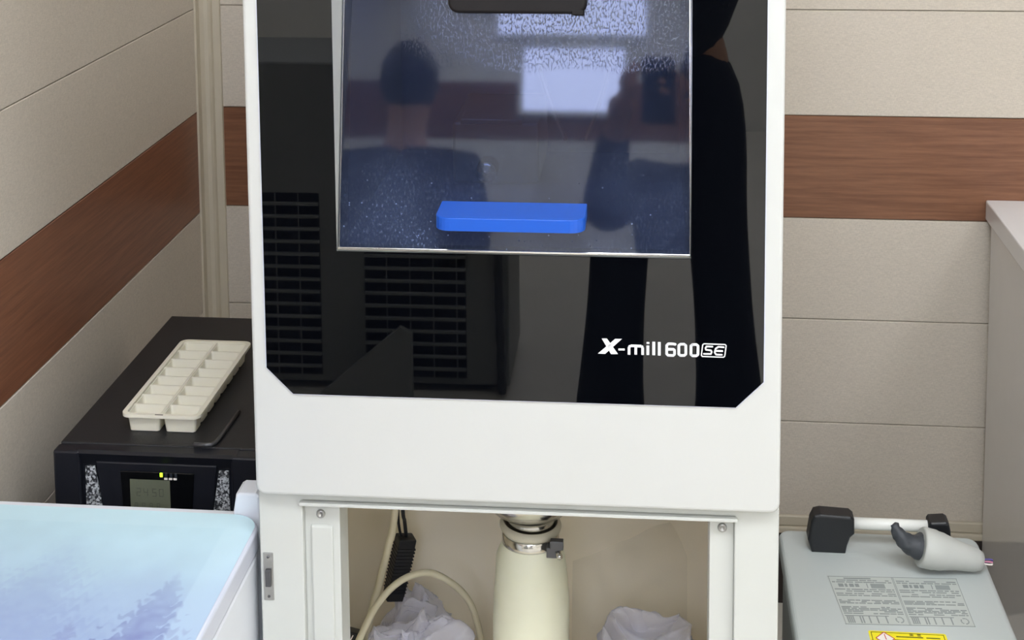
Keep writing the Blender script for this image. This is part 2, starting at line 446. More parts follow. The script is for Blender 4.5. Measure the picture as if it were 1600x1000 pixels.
# ================================================================== MILLING MACHINE
MX = -0.162; RZ = math.radians(0.4)
mill = thing('milling_machine', 'white milling machine with black glass front and misted door, on the white stand', 'machine',
             (MX, 1.6, 0.760), RZ)
t = bmesh.new()
def body_bm(x0, x1, y0, y1, z0, z1, r):
    b = MB(); out = rrect(x0, x1, z0, z1, r, 8)
    b.prism([(x, y0, z) for x, z in out], (0, y1 - y0, 0), 0.004, seg=3); return b
T0 = math.radians(11.5)
body = body_bm(-0.463, 0.139, 1.6, 2.16, 0.760, 1.535, 0.012).build('housing', 'mill_white', mill)
hx0, hx1, hz0, hz1 = -0.361, 0.038, 1.0545, 1.432
cut = MB().box((hx0, 1.55, hz0), (hx1, 2.05, hz1)).build('cutter', 'mill_white', mill)
md = body.modifiers.new('opening', 'BOOLEAN'); md.operation = 'DIFFERENCE'; md.object = cut; md.solver = 'EXACT'
bpy.context.view_layer.update()
dg = bpy.context.evaluated_depsgraph_get()
nm = bpy.data.meshes.new_from_object(body.evaluated_get(dg))
body.modifiers.clear(); body.data = nm
bpy.data.objects.remove(cut)
# black glass front with the door opening left out
gx0, gx1, gz0, gz1, ch = -0.4455, 0.1190, 0.8845, 1.505, 0.0305
yf, yb2 = 1.5980, 1.6003
outl = [(gx0 + ch, gz0), (gx1 - ch, gz0), (gx1, gz0 + ch), (gx1, gz1 - ch), (gx1 - ch, gz1), (gx0 + ch, gz1), (gx0, gz1 - ch), (gx0, gz0 + ch)]
mb = MB()
def gp(poly): mb.prism([(x, yf, z) for x, z in poly], (0, yb2 - yf, 0))
gp([(gx0 + ch, gz0), (gx1 - ch, gz0), (gx1, gz0 + ch), (gx1, hz0), (gx0, hz0), (gx0, gz0 + ch)])
gp([(gx0, hz0), (hx0, hz0), (hx0, hz1), (gx0, hz1)])
gp([(hx1, hz0), (gx1, hz0), (gx1, hz1), (hx1, hz1)])
gp([(gx0, hz1), (gx1, hz1), (gx1, gz1 - ch), (gx1 - ch, gz1), (gx0 + ch, gz1), (gx0, gz1 - ch)])
front = mb.build('front_glass', 'black_glass', mill)
# thin pale gasket round the front glass
mb = MB()
for i in range(8):
    a = Vector((outl[i][0], 0, outl[i][1])); b = Vector((outl[(i + 1) % 8][0], 0, outl[(i + 1) % 8][1]))
    d = (b - a).normalized(); n = Vector((-d.z, 0, d.x)) * -0.0012
    mb.prism([a + Vector((0, 1.599, 0)), b + Vector((0, 1.599, 0)), b + n + Vector((0, 1.599, 0)), a + n + Vector((0, 1.599, 0))], (0, 0.0015, 0))
mb.build('gasket', 'washer_rim', mill)
# lettering
mb = MB()
U = 0.0001213; OX, OZ = -0.0652, 0.9425; YT = 1.5977
def lp(u, v): return Vector((OX + (u - 85) * U, YT, OZ + (297 - v) * U))
def lg(pts, wd, caps=False): stroke(mb, [(p[0], p[1] - 0.028 * (p[0] - 85)) for p in pts], wd, lp, (0, 0.0004, 0), caps)
def lpoly(pts): mb.prism([lp(u, v - 0.028 * (u - 85)) for u, v in pts], (0, 0.0004, 0))
lpoly([(120, 149), (168, 149), (270, 298), (206, 298)])
lpoly([(243, 153), (306, 153), (152, 296), (85, 293)])
lg([(274, 254), (332, 254)], 17)
lg([(372, 303), (372, 232), (386, 218), (486, 222), (497, 234), (497, 305)], 24); lg([(434, 222), (434, 303)], 24)
lg([(545, 217), (545, 306)], 25); lg([(546, 183), (546, 199)], 25)
lg([(599, 180), (599, 308)], 26); lg([(650, 183), (650, 311)], 26)
lg([(795, 204), (775, 200), (733, 199), (718, 214), (718, 296), (730, 309), (778, 311), (790, 299), (790, 262), (780, 252), (722, 251)], 24, True)
for dx, dy in ((0, 0), (111, 3)):
    lg([(844 + dx, 203 + dy), (877 + dx, 203 + dy), (893 + dx, 216 + dy), (893 + dx, 298 + dy), (879 + dx, 311 + dy), (844 + dx, 311 + dy),
        (829 + dx, 298 + dy), (829 + dx, 216 + dy), (844 + dx, 203 + dy)], 24, True)
lg([(1058, 199), (1250, 206), (1261, 217), (1248, 318), (1238, 327), (1045, 320), (1035, 309), (1047, 209), (1058, 199)], 10, True)
lg([(1135, 226), (1083, 224), (1073, 240), (1077, 256), (1122, 262), (1130, 276), (1122, 296), (1058, 295)], 15, True)
lg([(1238, 232), (1190, 228), (1165, 246), (1157, 282), (1170, 302), (1222, 304)], 15, True); lg([(1166, 266), (1232, 268)], 16)
mb.build('lettering', 'logo', front)
# the sloped glass door
def dp(x, s, o=0.0):   # along the pane: s up from its lower edge, o towards the viewer
    return Vector((x, 1.6 + s * math.sin(T0) - o * math.cos(T0), hz0 + 0.0025 + s * math.cos(T0) - o * math.sin(T0) * -1))
SL = 0.372
Q = Matrix.Rotation(-T0, 4, 'X')
def door_obj(name, mb, m, par=None, **k):
    """mesh in pane coordinates (x, -outwards, z up the pane)"""
    o = mb.build(name, m, None, **k)
    if par is None:
        o.parent = mill; o.matrix_local = Matrix.Translation(Vector((0, 1.6, hz0 + 0.0025)) - Vector(mill.location)) @ Matrix.Translation((0, 0, 0)) @ Q
    else: o.parent = par
    return o
mb = MB().prism([(x, 0, z) for x, z in rrect(hx0 + 0.003, hx1 - 0.0015, 0.0022, SL, 0.003, 3)], (0, 0.005, 0))
door = door_obj('door', mb, 'door_glass')
mb = MB().box((hx0 + 0.0005, -0.001, -0.0008), (hx1 - 0.0005, 0.006, 0.0022), 0.0008)
mb.box((hx1 - 0.0015, 0.0, 0.002), (hx1 - 0.0005, 0.006, SL)); mb.box((hx0 + 0.0022, 0.0005, 0.002), (hx0 + 0.003, 0.006, SL))
door_obj('door_edge', mb, 'steel', door)
# door frame: dark inner mask of the pane, as on the left of the glass
mb = MB().box((hx0 + 0.003, 0.0055, 0.002), (hx0 + 0.011, 0.009, SL)); mb.box((hx1 - 0.006, 0.0055, 0.002), (hx1 - 0.0015, 0.009, SL))
mb.box((hx0 + 0.011, 0.0055, 0.002), (hx1 - 0.006, 0.009, 0.006))
door_obj('door_mask', mb, 'chamber', door)
# blue pull (built in world coordinates, level)
HB = 0.0552   # distance up the pane
mb = MB()
out = [(x, y) for x, y in rrect(-0.2415, -0.0775, 1.549, 1.6125, (0.002, 0.002, 0.016, 0.016), 6)]
mb.prism([(x, y, 1.0967) for x, y in out], (0, 0, 0.0148), 0.0008)
mb.build('door_pull', 'blue', mill)
# dark block at the top of the door
mb = MB()
mb.prism([(x, -0.012, z) for x, z in rrect(-0.2365, -0.079, 0.268, 0.335, 0.012, 6)], (0, 0.0115, 0), 0.003, seg=3)
mb.box((-0.095, -0.0125, 0.2663), (-0.082, -0.002, 0.272), 0.0008)
door_obj('door_latch_cover', mb, 'brown_black')
# chamber: walls start behind the pane
mb = MB()
def py(z): return 1.6 + (z - hz0) * math.tan(T0) + 0.012
e = 0.0015
a0, a1 = (py(hz0 + e), hz0 + e), (py(hz1 - e), hz1 - e)
for x, s in ((hx0 + e, 1), (hx1 - e, -1)):
    mb.prism([(x, a0[0], a0[1]), (x, 2.04, a0[1]), (x, 2.04, a1[1]), (x, a1[0], a1[1])], (s * 0.002, 0, 0))
mb.box((hx0 + e, a0[0], hz0 + e), (hx1 - e, 2.04, hz0 + e + 0.002)); mb.box((hx0 + e, a1[0], hz1 - e - 0.002), (hx1 - e, 2.04, hz1 - e))
mb.box((hx0 + e, 2.035, hz0 + e), (hx1 - e, 2.04, hz1 - e))
chm = mb.build('chamber', 'chamber', mill)
MB().box((-0.33, 1.78, hz1 - 0.012), (0.01, 1.80, hz1 - 0.0036)).build('added_chamber_lamp', emis('added_chamber_glow', (190, 210, 255), 16.0), mill)  # added glowing strip, only to brighten the chamber behind the pane
mb = MB().box((-0.262, 1.86, 1.06), (-0.15, 2.03, 1.142), 0.004); mb.box((-0.25, 1.845, 1.142), (-0.17, 1.9, 1.150), 0.002)
mb.build('fixture_block', 'brushed', mill)
mb = MB().lathe([(0, 0), (0.012, 0), (0.014, 0.004), (0.014, 0.012), (0.010, 0.016), (0.010, 0.024), (0.013, 0.028), (0.013, 0.034), (0.006, 0.038), (0, 0.040)], (-0.215, 1.86, 1.085), 20, (0, -1, 0))
mb.build('tool_clamp', 'steel', mill)
mb = MB().lathe([(0, 1.22), (0.012, 1.22), (0.016, 1.24), (0.03, 1.26), (0.034, 1.43)], (-0.10, 1.86, 0), 24)
mb.build('spindle', 'dark_steel', mill)
for a, b in (((-0.145, 1.80, 1.24), (-0.112, 1.80, 1.135)), ((-0.055, 1.80, 1.24), (-0.088, 1.80, 1.135))):
    MB().tube(smoothpath([(a[0], a[1], 1.42), a, b], 6), [0.0022] * 13, 8).build('coolant_nozzle', 'brushed', mill)

# ================================================================== STAND
st = thing('machine_stand', 'white metal stand with an open front bay, under the milling machine', 'stand', (MX, 1.615, 0.0), RZ)
S0, S1, SF, SB = -0.464, 0.1395, 1.615, 2.16
TOP = 0.7595
mb = MB()
mb.prism([(S0, SF, 0.02), (S0 + 0.052, SF, 0.02), (S0 + 0.052, SF, TOP - 0.012), (S1 - 0.050, SF, TOP - 0.012), (S1 - 0.050, SF, 0.02), (S1, SF, 0.02),
          (S1, SF, TOP), (S0, SF, TOP)], (0, 0.014, 0), 0.0015)
mb.box((S0, SF + 0.014, 0.02), (S0 + 0.002, SB, TOP)); mb.box((S1 - 0.002, SF + 0.014, 0.02), (S1, SB, TOP))
mb.box((S0, SF + 0.01, TOP - 0.003), (S1, SB, TOP))
mb.build('outer_frame', 'stand_white', st)
# light strip that lips forward over the opening
MB().box((S0 + 0.049, SF - 0.006, TOP - 0.0165), (S1 - 0.047, SF + 0.012, TOP - 0.0125), 0.0008).build('top_lip', 'stand_white', st)
for x0, x1, s in ((S0 + 0.052, S0 + 0.094, 1), (S1 - 0.050, S1 - 0.078, -1)):
    mb = MB(); mb.box((x0, SF + 0.010, 0.02), (x1, SF + 0.016, TOP - 0.012), 0.001)
    if s > 0: mb.box((x0 + 0.008, SF + 0.006, 0.02), (x1 - 0.008, SF + 0.012, 0.713), 0.002)
    mb.box((x1, SF + 0.012, 0.02), (x1 - s * 0.0025, SF + 0.055, TOP - 0.012), 0.0005)
    mb.build('door_jamb', 'stand_white', st)
for x, z in ((S0 + 0.0715, 0.7265), (S1 - 0.0635, 0.7285)):
    mb = MB().lathe([(0.0, 0.001), (0.0015, 0.001), (0.0022, 0.0025), (0.0044, 0.003), (0.0052, 0.0015), (0.0055, 0)], (x, SF + 0.010, z), 20, (0, -1, 0))
    mb.build('screw', 'brushed', st)
mb = MB()
IB = 2.06
mb.box((S0 + 0.004, IB, 0.02), (S1 - 0.004, IB + 0.004, TOP - 0.004))
mb.box((S0 + 0.002, SF + 0.06, 0.02), (S0 + 0.005, IB, TOP - 0.004)); mb.box((S1 - 0.005, SF + 0.06, 0.02), (S1 - 0.002, IB, TOP - 0.004))
mb.build('inner_lining', 'stand_in', st)
MB().box((S0 + 0.005, SF + 0.02, 0.295), (S1 - 0.005, IB, 0.30)).build('shelf', 'stand_in', st)
MB().box((S0 + 0.002, SF + 0.014, 0.02), (S1 - 0.002, SB, 0.03)).build('bottom_panel', 'stand_white', st)
for x in (S0 + 0.04, S1 - 0.04):
    for y in (SF + 0.05, SB - 0.05):
        MB().lathe([(0.018, 0), (0.02, 0.004), (0.016, 0.02)], (x, y, 0), 16, cap=True).build('foot', 'black_plastic', st)
# strike plate at the left edge
mb = MB().box((S0 + 0.0035, SF - 0.0012, 0.622), (S0 + 0.0155, SF + 0.001, 0.681), 0.0006)
sp = mb.build('latch_plate', 'brushed', st)
mb = MB().box((S0 + 0.006, SF - 0.0045, 0.640), (S0 + 0.013, SF - 0.001, 0.661), 0.001)
mb.build('latch_bolt', 'dark_steel', sp)
for z in (0.627, 0.676): MB().lathe([(0, 0.001), (0.0014, 0.001), (0.0017, 0)], (S0 + 0.0095, SF - 0.0012, z), 10, (0, -1, 0)).build('screw', 'dark_steel', sp)

# drain duct hanging from the machine into the bay
dt = thing('drain_sleeve', 'cream rubber drain sleeve clamped to a steel neck in the stand bay', 'sleeve', (-0.165, 1.85, 0.30))
cx0, cy0 = -0.165, 1.85
sl = MB().lathe([(0.030, 0.302), (0.040, 0.304), (0.047, 0.312), (0.050, 0.36), (0.0505, 0.43), (0.0515, 0.47), (0.0510, 0.50), (0.0485, 0.53), (0.0455, 0.560), (0.0405, 0.5710), (0.0362, 0.5830), (0.035, 0.5950)],
                (cx0, cy0, 0), 40)
for v in sl.bm.verts:
    n_ = noise.noise(v.co * 22) * 0.0025; d_ = Vector((v.co.x - cx0, v.co.y - cy0, 0)); v.co += d_.normalized() * n_
sl.build('sleeve', 'rubber_cream', dt)
MB().lathe([(0.0335, 0.5760), (0.0335, 0.6130), (0.036, 0.6210), (0.052, 0.6290), (0.075, 0.66), (0.085, 0.700), (0.085, 0.7565)], (cx0, cy0, 0), 40).build('steel_neck', 'steel', dt)
MB().lathe([(0.0365, 0.5790), (0.0378, 0.5800), (0.0378, 0.5930), (0.0365, 0.5940)], (cx0, cy0, 0), 40).build('clamp_band', 'steel', dt)
mb = MB().lathe([(0.0335, 0.5965), (0.0395, 0.5980), (0.0410, 0.6025), (0.0395, 0.6070), (0.036, 0.6085)], (cx0, cy0, 0), 40)
for v in mb.bm.verts: v.co.z += (v.co.x - cx0) * -0.05 + (v.co.y - cy0) * 0.04
mb.build('retaining_ring', 'clamp_cream', dt)
mb = MB().box((cx0 + 0.024, cy0 - 0.042, 0.5790), (cx0 + 0.042, cy0 - 0.024, 0.5930), 0.001)
mb.box((cx0 + 0.029, cy0 - 0.044, 0.5910), (cx0 + 0.046, cy0 - 0.034, 0.6030), 0.001)
cb = mb.build('clamp_housing', 'dark_steel', dt)
MB().lathe([(0, 0.0), (0.0035, 0.0), (0.004, 0.003), (0.004, 0.010), (0, 0.012)], (cx0 + 0.038, cy0 - 0.040, 0.5870), 6, (0.5, -1, -0.3)).build('clamp_screw', 'steel', cb)

# hoses, cable, power strip, bags in the bay
hp = smoothpath([(-0.352, 1.94, 0.70), (-0.364, 1.94, 0.56), (-0.374, 1.94, 0.51), (-0.388, 1.94, 0.455), (-0.400, 1.935, 0.41), (-0.418, 1.92, 0.307)], 8)
tag(MB().tube(hp, 0.0052, 12).build('air_hose', 'cream_cable', origin=hp[-1]), 'straight cream hose running down the left of the stand bay beside the black adapter', 'hose')
lp_ = smoothpath([(-0.430, 1.77, 0.306), (-0.416, 1.80, 0.385), (-0.398, 1.84, 0.430), (-0.378, 1.88, 0.462), (-0.350, 1.91, 0.480), (-0.315, 1.93, 0.481), (-0.283, 1.94, 0.460), (-0.262, 1.95, 0.430), (-0.250, 1.955, 0.39), (-0.240, 1.97, 0.306)], 8)
tag(MB().tube(lp_, 0.0048, 12).build('drain_tube', 'cream_cable', origin=lp_[0]), 'cream tube arching over the white bag at the left of the stand bay', 'tube')
ad = thing('power_adapter', 'slanted black ribbed power adapter hanging at the left of the stand bay', 'adapter', (-0.375, 1.99, 0.41))
A = Vector((-0.357, 1.99, 0.500)); B = Vector((-0.377, 1.985, 0.408)); d = (A - B).normalized(); sx = Vector((0, 1, 0)).cross(d).normalized()
def bar(mb, A, B, wx, wy, bev):
    d = B - A; q = Vector((0, 0, 1)).rotation_difference(d.normalized()).to_matrix().to_4x4()
    tt = bmesh.new(); bmesh.ops.create_cube(tt, size=1)
    for v in tt.verts: v.co = Vector((v.co.x * wx, v.co.y * wy, (v.co.z + 0.5) * d.length))
    if bev: bmesh.ops.bevel(tt, geom=tt.edges[:], offset=bev, segments=2, profile=0.5, affect='EDGES')
    mb.add(tt, Matrix.Translation(A) @ q)
mb = MB(); bar(mb, A, B, 0.026, 0.022, 0.002)
for k in range(14):
    c = A.lerp(B, 0.14 + k * 0.055); bar(mb, c, c.lerp(B, 0.03), 0.0275, 0.024, 0.0003)
mb.build('housing', 'black_plastic', ad)
MB().tube(smoothpath([A + Vector((0, 0, -0.001)), (-0.358, 1.985, 0.525), (-0.360, 1.98, 0.56), (-0.362, 1.98, 0.745)], 6), 0.0028, 8).build('cord', 'black_plastic', ad)
MB().tube(smoothpath([A + Vector((-0.006, 0, -0.001)), (-0.366, 1.985, 0.515), (-0.367, 1.98, 0.56), (-0.368, 1.98, 0.745)], 6), 0.002, 8).build('cord', 'black_plastic', ad)
pk = thing('power_strip', 'black power strip with two white stripes at the lower left of the stand bay', 'power strip', (-0.44, 1.85, 0.30))
mb = MB(); bar(mb, Vector((-0.437, 1.845, 0.306)), Vector((-0.410, 1.87, 0.428)), 0.022, 0.02, 0.002)
mb.build('body', 'black_plastic', pk)
for o in (-0.004, 0.004):
    mb = MB(); bar(mb, Vector((-0.430 + o, 1.849, 0.397)), Vector((-0.413 + o, 1.859, 0.427)), 0.0015, 0.0012, 0); mb.build('stripe', 'white_ink', pk)

def crumple(name, c, size, seed, m, label, sharp=1.0, ex=None):
    t = bmesh.new(); bmesh.ops.create_icosphere(t, subdivisions=6, radius=1.0)
    o = Vector((seed * 3.1, seed * 1.7, seed))
    def ridge(q): return 0.5 - 2.0 * abs(noise.noise(q))
    for v in t.verts:
        p = v.co.copy(); q = p.copy()
        for f, a in ((0.9, 0.40), (1.9, 0.20), (4.2, 0.055)):
            q += Vector((ridge(p * f + o), ridge(p * f + o + Vector((9, 0, 0))), ridge(p * f + o + Vector((0, 9, 0))) * 1.2)) * a * sharp
        v.co = Vector((q.x * size[0], q.y * size[1], max(q.z, -0.9) * size[2]))
    mn = min(v.co.z for v in t.verts)
    for v in t.verts: v.co += Vector((c[0], c[1], c[2] - mn))
    for f in t.faces: f.smooth = True
    mb = MB(); mb.add(t)
    o = mb.build(name, m, origin=(c[0], c[1], c[2])); return tag(o, label, 'plastic bag')
crumple('plastic_bag', (-0.318, 1.855, 0.3005), (0.070, 0.050, 0.072), 2, 'bag', 'crumpled translucent white bag left of the cream drain sleeve', 1.2)
crumple('plastic_bag', (-0.345, 1.975, 0.3005), (0.045, 0.030, 0.058), 5, 'bag', 'small crumpled white bag under the black adapter, behind the arching tube', 1.2)
crumple('plastic_bag', (-0.015, 1.88, 0.3005), (0.090, 0.060, 0.070), 7, 'bag', 'crumpled translucent white bag right of the cream drain sleeve', 1.2)
# a clear film sheet leaning at the back right
nx_, nz_ = 40, 24
mb = MB(); g = []
for j in range(nz_ + 1):
    row = []
    for i in range(nx_ + 1):
        u = i / nx_; v = j / nz_
        x = -0.12 + u * 0.165
        top = 0.395 + (0.055 + 0.070 * min(1, u / 0.85)) * (1 if u < 0.86 else 1 - (u - 0.86) * 3.0)
        z = 0.302 + (top - 0.302) * v
        y = 2.030 - 0.05 * (1 - v) + 0.012 * noise.noise(Vector((x * 25, z * 25, 3)))
        row.append(mb.bm.verts.new((x, y, z)))
    g.append(row)
for j in range(nz_):
    for i in range(nx_):
        f = mb.bm.faces.new((g[j][i], g[j][i + 1], g[j + 1][i + 1], g[j + 1][i])); f.smooth = True
tag(mb.build('plastic_film', 'bag_clear', origin=(-0.04, 1.98, 0.302)), 'large clear film sheet leaning behind the right bag in the stand bay', 'plastic film')

# ================================================================== UPS
ups = thing('ups_unit', 'black tower power supply with a small grey display, standing against the left wall', 'power supply', (-0.653, 2.02, 0))
U0, U1 = -0.791, -0.515
mb = MB().box((U0 + 0.002, 1.812, 0.03), (U1 - 0.002, 2.266, 0.7105), 0.002)
mb.build('case', 'ups', ups)
mb = MB()
mb.box((U0, 1.790, 0.03), (U0 + 0.036, 1.812, 0.7085), 0.003); mb.box((U1 - 0.036, 1.790, 0.03), (U1, 1.812, 0.7085), 0.003)
mb.prism([(U0 + 0.03, 1.812, 0.709), (U0 + 0.03, 1.795, 0.709), (U0 + 0.03, 1.790, 0.706), (U0 + 0.03, 1.797, 0.690), (U0 + 0.03, 1.812, 0.690)], (U1 - U0 - 0.06, 0, 0))
mb.box((U0 + 0.03, 1.800, 0.03), (U1 - 0.03, 1.812, 0.692))
bz = mb.build('bezel', 'ups_bezel', ups)
xc = (U0 + U1) / 2
mb = MB().prism([(xc - 0.082, 1.800, 0.694), (xc + 0.082, 1.800, 0.694), (xc + 0.060, 1.800, 0.50), (xc - 0.060, 1.800, 0.50)], (0, -0.006, 0), 0.002)
mb.build('control_panel', 'ups_bezel', bz)
mb = MB().prism([(xc - 0.048, 1.794, 0.683), (xc + 0.052, 1.794, 0.683), (xc + 0.042, 1.794, 0.56), (xc - 0.042, 1.794, 0.56)], (0, -0.002, 0), 0.0008)
cp = mb.build('display_surround', 'black_glass', bz)
MB().box((xc - 0.035, 1.7915, 0.625), (xc + 0.019, 1.7922, 0.6725)).build('display', 'lcd', cp)
mb = MB()
def seg(x, z, code, s=1.0):
    w_, h_ = 0.005 * s, 0.005 * s
    S = {'a': (0, 2, 1, 2), 'b': (1, 1, 1, 2), 'c': (1, 0, 1, 1), 'd': (0, 0, 1, 0), 'e': (0, 0, 0, 1), 'f': (0, 1, 0, 2), 'g': (0, 1, 1, 1)}
    for ch_ in code:
        a, b, c, d_ = S[ch_]
        stroke(mb, [(x + a * w_, z + b * h_), (x + c * w_, z + d_ * h_)], 0.0009, lambda u, v: Vector((u, 1.7914, v)), (0, 0.0003, 0), False)
for i, c_ in enumerate(('abged', 'fgbc', 'afgcd', 'abcdef')): seg(xc - 0.026 + i * 0.0095 + (0.002 if i > 1 else 0), 0.650, c_)
for i in range(4): seg(xc - 0.029 + i * 0.010, 0.633, 'abcdefg', 0.7)
mb.build('display_digits', 'lcd_ink', cp)
for i in range(4):
    mb = MB().box((xc + 0.006 + i * 0.0065, 1.7912, 0.6770), (xc + 0.0095 + i * 0.0065, 1.7922, 0.6825), 0.0003)
    o = mb.build('status_light', 'led_on' if i == 0 else 'led_off', cp)
    if i == 0: o['label'] = 'lit green status light'
mb = MB()
for i in range(1, 4): mb.box((xc + 0.0055 + i * 0.0062, 1.7912, 0.6735), (xc + 0.0100 + i * 0.0062, 1.7922, 0.6760))
mb.build('status_icons', 'white_ink', cp)
for s in (-1, 1):
    mb = MB().prism([(xc + s * 0.097, 1.7995, 0.686), (xc + s * 0.084, 1.7995, 0.686), (xc + s * 0.070, 1.7995, 0.60), (xc + s * 0.072, 1.7995, 0.50), (xc + s * 0.098, 1.7995, 0.50)], (0, -0.004, 0), 0.001)
    mb.build('vent_mesh', 'speckle', bz)
for x in (U0 + 0.04, U1 - 0.04):
    for y in (1.84, 2.22):
        MB().lathe([(0.02, 0), (0.022, 0.004), (0.018, 0.031)], (x, y, 0), 16, cap=True).build('caster', 'black_plastic', ups)

# ice cube tray
TX0, TX1, TY0, TY1 = -0.7175, -0.608, 1.842, 2.104
mb = MB(); tz = 0.7375; tcx = (TX0 + TX1) / 2
outer = rrect(TX0, TX1, TY0, TY1, 0.012, 6); nI = len(outer)
inn = rrect(TX0 + 0.006, TX1 - 0.006, TY0 + 0.006, TY1 - 0.006, 0.008, 6)
lows = rrect(TX0, TX1, TY0, TY1, 0.012, 6)
vo = [mb.bm.verts.new((x, y, tz)) for x, y in outer]; vi = [mb.bm.verts.new((x, y, tz)) for x, y in inn]
vl = [mb.bm.verts.new((x, y, tz - 0.0045)) for x, y in lows]; vi2 = [mb.bm.verts.new((x, y, tz - 0.0045)) for x, y in inn]
for i in range(nI):
    j = (i + 1) % nI
    for q in ((vo[i], vo[j], vi[j], vi[i]), (vo[i], vl[i], vl[j], vo[j]), (vl[i], vi2[i], vi2[j], vl[j]), (vi[i], vi[j], vi2[j], vi2[i])):
        f = mb.bm.faces.new(q)
cw = (TX1 - TX0 - 0.016) / 2; cl = (TY1 - TY0 - 0.014) / 8
def cup(x0, x1, y0, y1):
    zt = tz - 0.0025; zb = 0.7112; th = 0.0012
    def ring(ix, iy, z, r): return [mb.bm.verts.new((x, y, z)) for x, y in rrect(x0 + ix, x1 - ix, y0 + iy, y1 - iy, r, 3)]
    R = [ring(0.003, 0.0022, zb, 0.004), ring(0.0005, 0.0004, zt, 0.003), ring(0.0005 + th, 0.0004 + th, zt, 0.003), ring(0.003 + th, 0.0022 + th + 0.003, zb + 0.004, 0.004), ring(0.009, 0.008, zb + th, 0.004)]
    n = len(R[0])
    for a, b in zip(R, R[1:]):
        for k in range(n):
            mb.bm.faces.new((a[k], a[(k + 1) % n], b[(k + 1) % n], b[k]))
    mb.bm.faces.new(R[0][::-1]); mb.bm.faces.new(R[-1])
for c in (0, 1):
    for r in range(8):
        x0 = TX0 + 0.0065 + c * (cw + 0.003); y0 = TY0 + 0.007 + r * cl
        cup(x0, x0 + cw, y0, y0 + cl)
    for r in range(1, 8):
        y0 = TY0 + 0.007 + r * cl
        x0 = TX0 + 0.006 + c * (cw + 0.003)
        mb.box((x0, y0 - 0.0014, tz - 0.006), (x0 + cw, y0 + 0.0014, tz - 0.0018), 0.0005, 1)
mb.box((tcx - 0.0022, TY0 + 0.005, tz - 0.006), (tcx + 0.0022, TY1 - 0.005, tz - 0.0008), 0.0006, 1)
tray = mb.build('ice_cube_tray', ['tray'], origin=(tcx, (TY0 + TY1) / 2, 0.711))
tag(tray, 'ivory plastic ice cube tray with two rows of cells, lying on the black power supply', 'ice tray')
mm = MB().box((tcx - 0.007, TY0 + 0.001, tz), (tcx + 0.004, TY0 + 0.0028, tz + 0.0003)).build('marking', 'tray_mark', tray)
# hex key
kp = [(-0.6065, 1.811, 0.7135), (-0.590, 1.812, 0.7135), (-0.5835, 1.8135, 0.7135), (-0.5800, 1.819, 0.7135), (-0.578, 1.835, 0.7135), (-0.5755, 1.914, 0.7135)]
tag(MB().tube(kp, 0.003, 6).build('hex_key', 'dark_steel', origin=kp[2]), 'dark L-shaped hex key lying on the black power supply beside the ice tray', 'hex key')

# ================================================================== LAUNDRY-TUB STYLE APPLIANCE WITH PRINTED LID (lower left)
wa = thing('washing_machine', 'small white top-loading appliance with a pale blue lid printed with misty fir trees', 'appliance', (-0.655, 1.47, 0))
W0, W1, WY0, WY1 = -0.845, -0.4735, 1.245, 1.678
ZL = 0.700
mb = MB().prism([(x, y, 0.01) for x, y in rrect(W0 + 0.004, W1 - 0.001, WY0 + 0.006, WY1 - 0.012, 0.035, 8)], (0, 0, ZL - 0.045), 0.004)
mb.build('body', 'washer_white', wa)
mb = MB().prism([(x, y, ZL - 0.0345) for x, y in rrect(W0, W1, WY0, WY1 - 0.008, 0.036, 8)], (0, 0, 0.0315), 0.0055, seg=4)
lid = mb.build('lid', 'washer_rim', wa, smooth=False)
# printed glass of the lid
NX, NY = 300, 340
lx0, lx1, ly0, ly1 = W0 + 0.0035, W1 - 0.0035, WY0 + 0.0035, WY1 - 0.0115
xs = np.linspace(lx0, lx1, NX + 1); ys = np.linspace(ly0, ly1, NY + 1)
GX, GY = np.meshgrid(xs, ys)
rr = 0.033
rng = np.random.RandomState(3)
def smooth_noise(scale, seed, sx=1.0):
    r = np.random.RandomState(seed); n = 64; g = r.rand(n, n)
    u = (GX - lx0) / scale / sx % (n - 1); v = (GY - ly0) / scale % (n - 1)
    i = u.astype(int); j = v.astype(int); fu = u - i; fv = v - j; fu = fu * fu * (3 - 2 * fu); fv = fv * fv * (3 - 2 * fv)
    return (g[j, i] * (1 - fu) + g[j, i + 1] * fu) * (1 - fv) + (g[j + 1, i] * (1 - fu) + g[j + 1, i + 1] * fu) * fv
def L3(c): return np.array(lin(c)[:3])
tt_ = np.clip((1.665 - GY) / 0.30, 0, 1)[..., None]
col = L3((200, 232, 242)) * (1 - tt_) + L3((162, 184, 216)) * tt_
mist = (smooth_noise(0.05, 1) * 0.6 + smooth_noise(0.02, 2) * 0.4)[..., None]
col = col * (0.94 + 0.12 * mist)
def tree(ax, ay, h, wd, c, strength, soft, seed):
    global col
    s = (ay - GY) / h                                   # 0 at the tip, 1 at the foot
    jag = smooth_noise(0.006, seed, 3) ; lay = np.abs(((s * 9 + 0.3 * np.sin(GX * 400)) % 1) - 0.15)
    half = wd * np.clip(s, 0, None) ** 0.9 * (0.35 + 0.75 * (1 - lay)) * (0.55 + 0.8 * jag) * 0.5
    d = half - np.abs(GX - ax - 0.002 * np.sin(s * 9)) - 0.0005
    m = np.clip(d / soft + 0.5, 0, 1) * (s > 0) * np.clip((0.25 + s), 0, 1)
    m = m * strength * (0.65 + 0.6 * smooth_noise(0.008, seed + 9))
    m = np.clip(m, 0, 1)[..., None]; col = col * (1 - m) + L3(c) * m
def hill(y0, amp, c, strength, seed):
    global col
    e_ = y0 + amp * (smooth_noise(0.04, seed)[0:1, :] - 0.5)
    m = np.clip((e_ - GY) / 0.06, 0, 1)[..., None] * strength; col = col * (1 - m) + L3(c) * m
hill(1.55, 0.08, (158, 176, 214), 0.35, 21)
